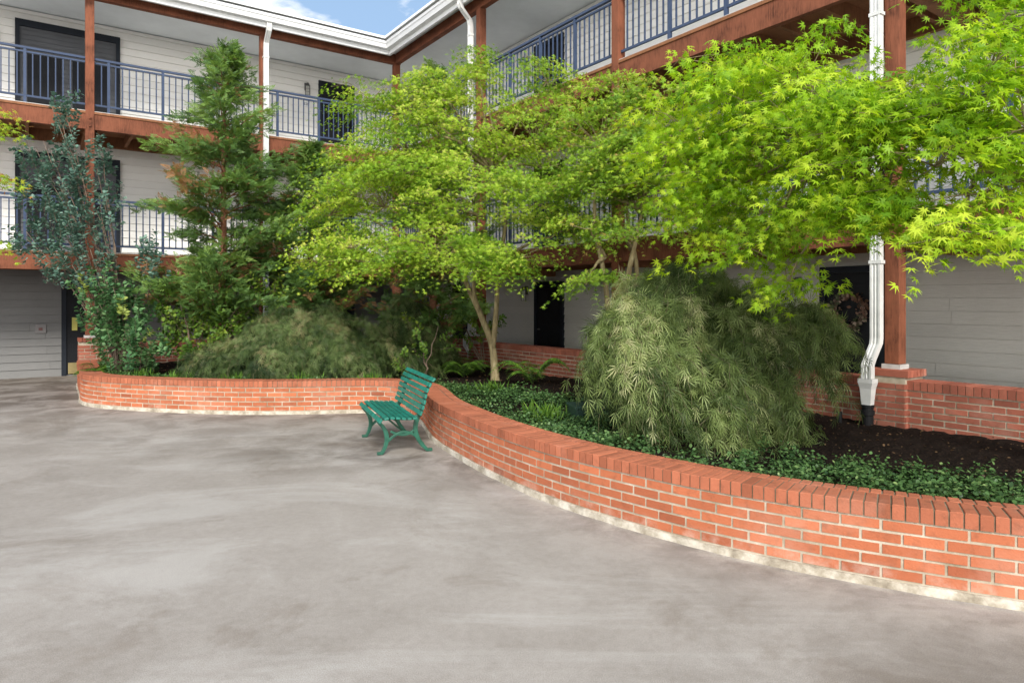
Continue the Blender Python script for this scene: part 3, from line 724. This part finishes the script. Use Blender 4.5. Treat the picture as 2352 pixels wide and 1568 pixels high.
maple((-.27,10.9,.30),[(-.75,10.7,2.1),(-.2,10.6,2.2),(-.45,10.5,2.9),(-.3,10.5,3.6)],bl,29,108,.17,.40,.046,T_M5,M['maple'],M['bark'],'green japanese maple with slender forked trunk growing in mulched planter',
 [([(-.27,10.9,.28),(-.28,10.9,.55),(-.33,10.88,.95),(-.52,10.8,1.45),(-.72,10.75,1.9),(-.95,10.6,2.5),(-1.3,10.5,3.2)],[.085,.062,.055,.047,.040,.03,.018]),
  ([(-.31,10.88,.85),(-.27,10.82,1.2),(-.24,10.75,1.6),(-.21,10.65,2.1),(-.1,10.5,2.9),(-.2,10.4,3.8),(-.4,10.3,4.7)],[.045,.045,.04,.035,.028,.02,.01]),
  ([(-.52,10.8,1.45),(-.6,10.7,1.8),(-.55,10.6,2.3),(-.5,10.5,3.0)],[.038,.032,.024,.016])])
bl=[(1.15,9.0,3.85,.65,.8,.45),(1.85,9.0,4.1,.6,.8,.45),(1.0,8.9,2.62,.38,.4,.10),(1.4,8.7,2.5,.35,.35,.08),(.95,8.8,1.88,.45,.45,.08),(2.3,8.6,3.45,.6,.7,.4),(2.55,8.4,2.8,.5,.6,.3),(1.75,9.1,3.1,.6,.7,.35),(1.4,9.1,4.45,.45,.5,.25),(.75,9.2,3.3,.4,.6,.35),(1.3,9.1,3.2,.5,.6,.3),(2.9,8.1,3.3,.5,.6,.4),(2.9,8.0,2.6,.4,.5,.25),(2.3,8.5,2.55,.5,.5,.18),(1.5,8.9,3.5,.6,.6,.4)]
maple((1.45,9.3,.30),[(1.25,9.2,2.2),(1.6,9.2,2.3),(1.75,9.1,2.8)],bl,27,112,.17,.38,.046,T_M5,M['maple2'],M['bark'],'multi stemmed japanese maple with twiggy crown growing beside walkway',
 [([(1.45,9.3,.28),(1.5,9.3,1.0),(1.55,9.25,1.8),(1.7,9.15,2.6),(1.9,9.0,3.5)],[.06,.05,.04,.03,.015]),
  ([(1.42,9.3,.28),(1.35,9.25,1.0),(1.25,9.2,1.9),(1.1,9.1,2.7),(1.15,9.0,3.7)],[.05,.042,.035,.026,.014]),
  ([(1.5,9.32,.28),(1.62,9.3,1.2),(1.7,9.3,2.0),(1.55,9.2,2.8),(1.45,9.1,4.0)],[.045,.04,.032,.024,.012])])
bl=[(2.0,6.0,3.45,.6,.6,.3),(1.9,6.1,3.75,.45,.5,.2),(1.6,6.3,3.3,.5,.6,.3),(2.35,5.6,3.5,.6,.6,.3),(2.0,6.0,2.9,.6,.7,.35),(2.35,5.5,3.0,.7,.7,.35),(2.55,5.1,3.1,.55,.6,.25),(2.65,4.6,2.95,.45,.5,.22),(3.2,4.2,3.4,.30,.5,.5),(3.35,4.4,3.8,.35,.5,.4),
(2.6,5.0,2.6,.6,.6,.28),(2.75,4.5,2.62,.6,.6,.3),(2.9,4.2,2.4,.5,.5,.28),(2.65,4.0,2.05,.35,.4,.10),(2.95,3.9,2.02,.3,.35,.14),(3.0,4.0,2.8,.45,.5,.35),(2.0,5.9,2.15,.4,.5,.25),(2.28,5.7,1.80,.28,.35,.13),(2.2,5.9,2.45,.5,.6,.28),(2.35,5.3,2.25,.4,.4,.16),(1.45,6.4,3.0,.4,.5,.3),(1.75,6.2,2.6,.4,.5,.3),(3.1,4.1,2.55,.4,.5,.3),(3.0,4.3,3.1,.3,.5,.25),(2.25,5.7,3.25,.6,.6,.35),(1.7,6.2,2.9,.5,.5,.3),(2.85,4.3,2.95,.4,.5,.3),(2.6,4.8,2.3,.4,.4,.15),
(2.72,5.0,3.1,.35,.4,.2),(2.74,4.9,2.85,.35,.4,.25),(2.72,4.9,2.5,.35,.4,.2),(2.62,4.9,2.3,.3,.3,.12)]
maple((4.4,4.7,.30),[(3.9,4.7,2.2),(3.4,4.9,2.6),(2.9,5.3,2.9)],bl,23,62,.15,.33,.058,T_M7,M['maple3'],M['bark'],'large bright green japanese maple arching low over the planter',
 [([(4.4,4.7,.28),(4.35,4.7,.9),(4.1,4.7,1.7),(3.7,4.8,2.4),(3.2,5.0,2.75),(2.6,5.5,3.0),(2.0,6.0,3.1)],[.11,.09,.075,.05,.035,.022,.012]),
  ([(4.1,4.7,1.7),(3.8,4.5,2.2),(3.4,4.3,2.4),(2.9,4.2,2.4)],[.05,.035,.022,.012]),
  ([(4.35,4.7,.9),(4.3,4.6,2.0),(3.9,4.5,2.9),(3.3,4.3,3.3)],[.05,.04,.028,.012])],limb_r=.02,jit=.65)
bl=[(-6.2,8.1,3.75,.3,.4,.15),(-6.2,8.0,3.05,.3,.4,.2),(-6.15,8.0,2.4,.28,.4,.15),(-6.75,8.0,3.3,.5,.6,.5),(-7.2,8,3.3,.7,.7,.7)]
maple((-7.6,8.0,.0),[(-7.4,8,2.0),(-7.0,8,2.8)],bl,11,50,.16,.30,.05,T_M5,M['maple_or'],M['bark'],'japanese maple with leaves turning orange standing on the patio edge',
 [([(-7.6,8,-.02),(-7.55,8,1.0),(-7.4,8,2.0),(-7.0,8,3.0)],[.07,.06,.045,.02])])
# laceleaf mounds: overlapping arching plumes of fine strands
def dome(base,rx,ry,zt,m,label,n_pl,size,hemf,name='laceleaf_maple_shrub',expo=2.2,lean=(0,0),ns=8,plw=.16,jit=.55,hang0=.1,hang1=.3,lumpf=None):
    e=empty(name,base,0,label,'shrub'); mb=MB()
    pos=[];dr=[];nm=[];ti=[]
    top=zt-base[2]
    for i in range(n_pl):
        th=rng.uniform(0,2*math.pi); lay=1-.55*rng.uniform(0,1)**1.3
        r0=rng.uniform(.0,.85)**.75; r1=min(1.12,r0+rng.uniform(.22,.48))
        lump=(1+.12*math.sin(th*3+1.3)+.08*math.sin(th*7+2))*rng.uniform(.82,1.10)
        if lumpf: lump*=lumpf(th)
        plt=rng.uniform(.05,.98); arch=rng.uniform(.05,.22); hang=rng.uniform(hang0,hang1)
        curl=rng.normal(0,.55); hem=hemf(th)+rng.normal(0,.08)
        for s_ in range(ns):
            k=int(11+30*(r1-r0)); q=np.linspace(0,1,k); r=r0+(r1-r0)*q*rng.uniform(.60,1.0)
            off=rng.normal(0,1)
            lat=off*plw*(.25+.75*q)*(.6+.5*r)
            thv=th+curl*(r-r0)
            cx,sy_=np.cos(thv),np.sin(thv)
            hx=cx*rx*lump*r-sy_*lat+lean[0]*(1-r**2); hy=sy_*ry*lump*r+cx*lat+lean[1]*(1-r**2)
            hz=hem+(top*lay-hem)*(1-np.clip(r,0,1.1)**expo)+arch*np.sin(q*math.pi)-hang*rng.uniform(.5,1.5)*q**2.5-abs(off)*.06*q
            p=np.stack([hx,hy,hz],1)+rng.normal(0,.028,(k,3))
            d=norm(np.gradient(p,axis=0))
            pos.append(p); dr.append(d+np.array([0,0,-.35])+rng.normal(0,jit,(k,3)))
            nm.append(np.stack([cx*.6,sy_*.6,np.full(k,.9)],1)+rng.normal(0,.6,(k,3)))
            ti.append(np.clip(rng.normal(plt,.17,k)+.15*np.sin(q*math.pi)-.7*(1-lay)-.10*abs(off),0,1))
            if s_%3==0:
                mb.tube([Vector(z_) for z_ in p[::2]],np.linspace(.004,.0015,len(p[::2])),3,False)
    for k_ in range(9):
        th=k_*.72+.3; mb.tube(wobble(bez((0,0,-.02),(.1*math.cos(th)+lean[0],.1*math.sin(th)+lean[1],top*.7),(rx*.55*math.cos(th)+lean[0]*.7,ry*.55*math.sin(th)+lean[1]*.7,top*.55),7),.02),np.linspace(.045,.010,7),7)
    mb.obj('trunk',M['lacestem'],e,smooth=True)
    pos=np.vstack(pos);dr=np.vstack(dr);nm=np.vstack(nm);ti=np.concatenate(ti)
    keep=pos[:,2]>.03
    leaves('crown',pos[keep],dr[keep],nm[keep],rng.uniform(size*.65,size*1.35,keep.sum()),ti[keep],T_LACE,m,e)
    return e
def hem_big(th):
    s=max(0,-math.sin(th-.15)); c=max(0,math.cos(th))
    return .70-.70*s**2.2+.30*c**1.2
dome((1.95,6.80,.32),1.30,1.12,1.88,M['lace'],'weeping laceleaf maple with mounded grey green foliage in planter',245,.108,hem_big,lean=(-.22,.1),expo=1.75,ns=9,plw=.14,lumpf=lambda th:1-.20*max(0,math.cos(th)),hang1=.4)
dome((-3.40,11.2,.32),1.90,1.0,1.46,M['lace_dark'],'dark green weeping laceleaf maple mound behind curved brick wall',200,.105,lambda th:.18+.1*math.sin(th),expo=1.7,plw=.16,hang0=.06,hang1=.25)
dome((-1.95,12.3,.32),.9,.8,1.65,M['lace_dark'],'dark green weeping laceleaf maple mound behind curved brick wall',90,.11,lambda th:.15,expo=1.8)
def leafy(base,blobs,n,size,tpl,m,label,name,cat='shrub',stemmat='stem',up=.3,nst=2,pink=.03,sr=.018):
    e=empty(name,base,0,label,cat); bx=Vector(base); mb=MB()
    pos=[];dr=[];nm=[];ti=[]
    for (x,y,z,rx,ry,rz) in blobs:
        c=Vector((x,y,z)); 
        mid=Vector((bx.x*.55+x*.45,bx.y,bx.z*.4+z*.6))
        for q in range(nst):
            tip=c+Vector((rng.uniform(-1,1)*rx*.5,rng.uniform(-1,1)*ry*.5,rz*rng.uniform(.3,.9)))
            mb.tube([p-bx for p in wobble(bez(bx+Vector(rng.normal(0,.06,3)),mid,tip,8),.02)],np.linspace(sr,.004,8),5)
        ns=max(6,int(n*rx*rz*22)); 
        for s_ in range(ns):
            u=randu(1)[0]*rng.uniform(.1,1)**.5; st=np.array([x,y,z])+u*np.array([rx,ry,rz])
            ax=np.array([u[0]*.5,u[1]*.5,1.0 if up>0 else .3])+rng.normal(0,.2,3); ax/=np.linalg.norm(ax)
            ln=rng.uniform(.18,.42); k=int(26*ln/.3)
            t=rng.uniform(0,1,k); ph_=rng.uniform(0,6.28,k)
            a1=np.cross(ax,[.3,.2,.9]); a1/=np.linalg.norm(a1); a2=np.cross(ax,a1)
            rad=np.cos(ph_)[:,None]*a1+np.sin(ph_)[:,None]*a2
            pos.append(st+ax*(t*ln-.1)[:,None]+rad*.02); dr.append(rad+ax*.5+rng.normal(0,.15,(k,3))); nm.append(ax*.9-rad*.3+rng.normal(0,.3,(k,3)))
            ti.append(np.clip(rng.normal(rng.uniform(.25,.8),.15,k),0,.94) if rng.uniform()>pink else np.ones(k))
            mb.tube([Vector(st)-bx-Vector(ax)*.1,Vector(st+ax*(ln-.1))-bx],[.003,.0015],3,False)
    mb.obj('stem',M[stemmat],e,smooth=True)
    pos=np.vstack(pos); k=len(pos)
    leaves('foliage',pos,np.vstack(dr),np.vstack(nm),rng.uniform(size*.7,size*1.2,k),np.concatenate(ti),tpl,m,e,base)
    return e
leafy((-6.75,11.9,.3),[(-7.9,11.9,4.7,.20,.3,.55),(-8.2,11.9,4.0,.30,.3,.5),(-7.75,11.9,4.0,.30,.3,.55),(-8.2,11.9,3.3,.44,.4,.5),(-7.65,11.8,3.4,.38,.35,.5),(-7.1,11.8,3.9,.20,.3,.5),(-8.2,11.9,2.55,.4,.35,.4),(-7.5,11.7,2.8,.48,.4,.5),(-6.95,11.7,3.1,.25,.3,.45),(-7.2,11.6,2.1,.45,.45,.4),(-7.7,11.7,2.1,.4,.4,.3),(-6.2,11.7,2.2,.28,.3,.4)],
 6.6,.072,T_OVAL,M['smoke'],'tall blue green smoke bush with upright stems in brick planter','smoke_bush',nst=3,pink=.012)
leafy((-6.6,11.6,.3),[(-6.95,11.5,1.7,.38,.4,.35),(-6.5,11.5,1.4,.5,.45,.5),(-6.3,11.2,.8,.45,.4,.35),(-6.8,11.4,1.2,.35,.35,.4),(-5.9,11.3,.62,.3,.3,.22)],9,.078,T_OVAL,M['smoke_low'],'bushy green young smoke bush growing behind brick planter wall','smoke_bush',nst=3,pink=.02,sr=.014)
leafy((-5.6,12.1,.3),[(-5.7,12.0,1.0,.5,.4,.5),(-5.0,12.0,1.2,.5,.4,.5),(-4.5,12.3,1.6,.5,.4,.4),(-5.4,12.2,1.8,.4,.4,.3),(-5.9,11.9,1.6,.3,.3,.4)],8,.065,T_OVAL,M['shrub'],'dense leafy green shrub growing below the cypress','evergreen_shrub',up=.0)
leafy((-1.35,10.9,.3),[(-1.35,10.8,.95,.35,.35,.3),(-1.7,10.9,.6,.25,.3,.2)],4,.06,T_OVAL,M['shrub'],'small leafy green shrub growing in planter mulch','evergreen_shrub',up=.0)
leafy((-.5,13.0,.3),[(-.7,13.0,1.1,.5,.4,.6),(-1.3,13.3,1.3,.5,.4,.7)],5.0,.065,T_OVAL,M['shrub'],'dense leafy green shrub growing by the walkway wall','evergreen_shrub',up=.0)
def cypress(base,H,prof,label,nb=75,zmin=.7,brown_p=.09):
    e=empty('cypress_tree',base,0,label,'tree'); mb=MB()
    tp=[(0,0,-.03)]+[(rng.normal(0,.03)+.08*t,rng.normal(0,.03),H*t) for t in (.2,.4,.6,.8)]+[(.1,0,H*.97)]
    tp=smoothp(tp,4); mb.tube([Vector(p) for p in tp],np.linspace(.085,.012,len(tp)),9)
    pos=[];dr=[];nm=[];ti=[]
    for i in range(nb):
        z=zmin+(H-zmin)*((i+rng.uniform(0,1))/nb)**.95
        th=rng.uniform(0,6.283); ln=np.interp(z,[p[0] for p in prof],[p[1] for p in prof])*rng.uniform(.4,1.25)
        k=max(4,int(ln/.085)); t=np.linspace(0,1,k)
        ax=np.array([math.cos(th),math.sin(th),0]); px=ax*ln
        rise=rng.uniform(.25,.95); sag=rng.uniform(.15,.40)
        line=np.array([.08*z/H,0,z])+px*t[:,None]; line[:,2]+=ln*(rise*t-sag*t*t)-.15*ln
        mb.tube([Vector(p) for p in line[::max(1,k//5)]],np.linspace(.016,.004,len(line[::max(1,k//5)])),4,False)
        brown=rng.uniform()<brown_p*(1.6 if z<H*.55 else .5)
        base_t=rng.uniform(.25,.8); perp=np.array([-ax[1],ax[0],0])
        for j in range(1,k):
            if t[j]<.20: continue
            m_=int(9+8*math.sin(t[j]*3)); 
            side=rng.choice([-1,1],m_)
            spread=rng.uniform(.05,1.0,m_)*.28*min(1,ln)*(1.2-t[j])
            p=line[j]+perp*(side*spread)[:,None]+ax*(spread*.6)[:,None]+rng.normal(0,.05,(m_,3)); p[:,2]-=spread*.25
            pos.append(p); dr.append(ax*.8+perp*(side*rng.uniform(.2,.9,m_))[:,None]+np.array([0,0,.15])+rng.normal(0,.4,(m_,3)))
            nm.append(np.array([0,-.45,1])+rng.normal(0,.7,(m_,3)))
            tt=np.clip(rng.normal(base_t,.15,m_),0,.81)
            if brown or rng.uniform()<.03: tt=np.where(rng.uniform(0,1,m_)<.6,rng.uniform(.88,1,m_),tt)
            ti.append(tt)
    k=200; th=rng.uniform(0,6.28,k); zz=rng.uniform(H*.88,H*.99,k); rr=(H*1.02-zz)*.28*rng.uniform(0,1,k)
    pos.append(np.stack([.1+rr*np.cos(th),rr*np.sin(th),zz],1)); dr.append(np.stack([np.cos(th),np.sin(th),np.full(k,.6)],1)); nm.append(rng.normal(size=(k,3))); ti.append(rng.uniform(.2,.8,k))
    mb.obj('trunk',M['bark_red'],e,smooth=True)
    pos=np.vstack(pos); n=len(pos)
    leaves('crown',pos,np.vstack(dr),np.vstack(nm),rng.uniform(.11,.20,n),np.concatenate(ti),T_SPRAY,M['cypress'],e)
    return e
cypress((-5.25,12.3,.3),5.9,[(0,1.0),(1.5,1.15),(2.2,1.4),(3.3,1.35),(4.0,.9),(5.0,.58),(5.6,.34),(6.0,.12)],'tall open hinoki cypress with reddish trunk and browning sprays',140,brown_p=.11)
cypress((-3.95,13.2,.3),4.3,[(0,1.0),(1.5,1.15),(3,.85),(4,.4),(4.4,.1)],'dark green cypress with browning sprays behind laceleaf maple',90,brown_p=.11)
cypress((-1.50,12.6,.3),5.6,[(0,.8),(1,1.0),(3,1.1),(4.5,.6),(5.6,.1)],'dark green cypress standing near the walkway corner',80)
def fern(x,y,nf=13,ln0=.55):
    z0=float(soilz(x,y))
    e=empty('fern_plant',(x,y,z0),rng.uniform(0,6),'green sword fern with arching fronds in mulch','fern','ferns growing in the planter')
    mb=MB(); pos=[];dr=[];nm=[];sz=[]
    for i in range(nf):
        th=i*2*math.pi/nf+rng.normal(0,.25); ln=ln0*rng.uniform(.7,1.2); k=26; t=np.linspace(0,1,k); h=rng.uniform(.5,.95)*ln
        rr=ln*t; z=h*(2.0*t*(1-t)*1.1+ .3*t)
        ax=np.array([math.cos(th),math.sin(th),0]); pr_=np.array([-ax[1],ax[0],0])
        p=ax*rr[:,None]; p[:,2]=z
        mb.tube([Vector(q) for q in p[::4]],np.linspace(.005,.0015,len(p[::4])),4,False)
        for sgn in (-1,1):
            pos.append(p[2:]); dr.append(np.tile(pr_*sgn+ax*.35+np.array([0,0,-.25]),(k-2,1))); nm.append(np.tile([0,0,1.],(k-2,1))+rng.normal(0,.15,(k-2,3)))
            sz.append(.115*np.sin(np.clip(t[2:]*.9+.1,0,1)*math.pi)**.7+.012)
    mb.obj('frond_stem',M['fernstem'],e)
    T_P=(np.array([(0,0,0),(-.13,.3,0),(0,1,-.05),(.13,.3,0)]),np.array([(0,1,2,3)]))
    pos=np.vstack(pos)
    leaves('frond',pos,np.vstack(dr),np.vstack(nm),np.concatenate(sz),rng.uniform(0,1,len(pos)),T_P,M['fern'],e)
for x,y,l_ in ((-.80,11.3,.55),(.30,10.2,.66),(-6.9,11.3,.35)): fern(x,y,14,l_)
def cover(name,label,P,hmax,size,m,tpl=T_OVAL):
    x,y,h=P
    ok=inside(x,y); x,y,h=x[ok],y[ok],h[ok]
    k=len(x); z=soilz(x,y)+rng.uniform(0,1,k)**.7*h*hmax
    d=np.stack([rng.normal(size=k),rng.normal(size=k),rng.uniform(-.1,.7,k)],1)
    nm=np.stack([rng.normal(0,.5,k),rng.normal(0,.5,k),np.ones(k)],1)
    o_=leaves(name,np.stack([x,y,z],1),d,nm,rng.uniform(size*.55,size*1.35,k),np.clip(.2+.5*(z-soilz(x,y))/hmax+rng.normal(0,.2,k),0,1),tpl,m)
    tag(o_,label,'ground cover',kind='stuff'); return o_
def patchy(x,y): 
    return np.sin(x*3.1+1.2*np.sin(y*2.3))+np.cos(y*2.7+1.4*np.sin(x*1.9))
def samp_band(n):
    t=path.L*rng.uniform(0,.93,n); xs_=np.interp(t,path.s,path.p[:,0]); ys_=np.interp(t,path.s,path.p[:,1])
    tx=np.interp(t+.1,path.s,path.p[:,0])-xs_; ty=np.interp(t+.1,path.s,path.p[:,1])-ys_; l_=np.hypot(tx,ty)+1e-6
    nx_,ny_=ty/l_,-tx/l_
    wid=np.interp(ys_,[2,3.5,4.2,5.5,6.5,8,9.6,9.9,11],[1.1,1.1,1.2,1.6,2.2,1.9,.6,.35,.4])
    wid=np.where(xs_<-2.2,.5,wid)
    o_=.33+rng.uniform(0,1,n)**1.25*wid
    x=xs_-nx_*o_; y=ys_-ny_*o_
    q=(o_-.31)/wid
    keep=patchy(x,y)*.8+.9*np.sin(x*11+y*3)*np.cos(y*9-x*4)+.5*np.sin(x*23-y*17)+rng.normal(0,.5,n)>-1.1+2.2*q**1.1
    return x[keep],y[keep],(.35+.65*rng.uniform(0,1,keep.sum()))*(.65+.35*np.sin(x[keep]*5)*np.cos(y[keep]*6))
cover('ground_cover','low glossy green periwinkle carpet growing on planter mulch',samp_band(135000),.17,.029,M['vinca'])
n_=10000
cover('leaf_litter','scattered dry brown leaves lying on dark mulch',(rng.uniform(-8,6,n_),rng.uniform(3,15,n_),np.ones(n_)),.012,.022,M['litter'])
T_B=(np.array([(-.03,0,0),(-.02,.6,-.05),(0,1,-.2),(.03,0,0)]),np.array([(0,1,2,3)]))
def samp_tuft(n):
    cs=[(-5.2,10.55),(-4.2,10.3),(-3.1,10.2),(-2.1,10.3),(.35,7.4),(-.3,9.2),(-5.9,10.8)]
    i=rng.integers(0,len(cs),n); c=np.array(cs)[i]; return c[:,0]+rng.normal(0,.10,n),c[:,1]+rng.normal(0,.08,n)
x,y=samp_tuft(900); d=np.stack([rng.normal(0,.45,900),rng.normal(0,.45,900),np.ones(900)],1)
tag(leaves('grass_tufts',np.stack([x,y,soilz(x,y)],1),d,rng.normal(size=(900,3)),rng.uniform(.1,.24,900),rng.uniform(0,1,900),T_B,M['fern']),'tufts of fine green grass along planter edge','grass',kind='stuff')
# ------------------------------------------------------------------ world, sun, camera
w=bpy.data.worlds.new('World'); scene.world=w; w.use_nodes=True; nt=w.node_tree; nt.nodes.clear()
out=nt.nodes.new('ShaderNodeOutputWorld'); bg=nt.nodes.new('ShaderNodeBackground'); bg.inputs[1].default_value=.15
sky=nt.nodes.new('ShaderNodeTexSky'); sky.sky_type='NISHITA'; sky.sun_disc=False; sky.sun_elevation=R(34); sky.sun_rotation=R(172); sky.dust_density=1.5; sky.ozone_density=1.0; sky.air_density=1.0
tc=nt.nodes.new('ShaderNodeTexCoord'); mp=nt.nodes.new('ShaderNodeMapping'); mp.inputs['Scale'].default_value=(1,1,2.4); mp.inputs['Location'].default_value=(.35,.1,.2)
L(nt,tc.outputs['Generated'],mp.inputs[0])
n=noise(nt,mp.outputs[0],4.2,8,.55,.1)
cl=ramp(nt,n,[(.49,(0,0,0)),(.60,(1,1,1))])
skyc=mixc(nt,.62,sky.outputs[0],(3.2,4.8,7.0))
c=mixc(nt,cl,skyc,(10.8,10.5,10.1))
sep=nt.nodes.new('ShaderNodeSeparateXYZ'); L(nt,tc.outputs['Generated'],sep.inputs[0])
hz=ramp(nt,sep.outputs['Z'],[(.0,(1,1,1)),(.33,(0,0,0))])
c=mixc(nt,hz,c,(28.5,27.5,26.3))  # unseen bright horizon band, added to light the walls under the eaves
L(nt,c,bg.inputs[0]); L(nt,bg.outputs[0],out.inputs[0])
sd=bpy.data.lights.new('sun','SUN'); sd.energy=4.5; sd.angle=R(18); sd.color=(1,.955,.88)
so=bpy.data.objects.new('sun',sd); COL.objects.link(so); so.rotation_euler=(R(56),0,R(8)); so.location=(5,-8,20)
cam=bpy.data.cameras.new('camera'); cam.lens=24; cam.sensor_width=36; cam.shift_y=-.0387; cam.clip_end=600; cam.clip_start=.05
co=bpy.data.objects.new('camera',cam); COL.objects.link(co); co.location=(0,0,1.6); co.rotation_euler=(R(90),0,0); scene.camera=co
scene.view_settings.view_transform='Standard'; scene.view_settings.look='None'; scene.view_settings.exposure=0
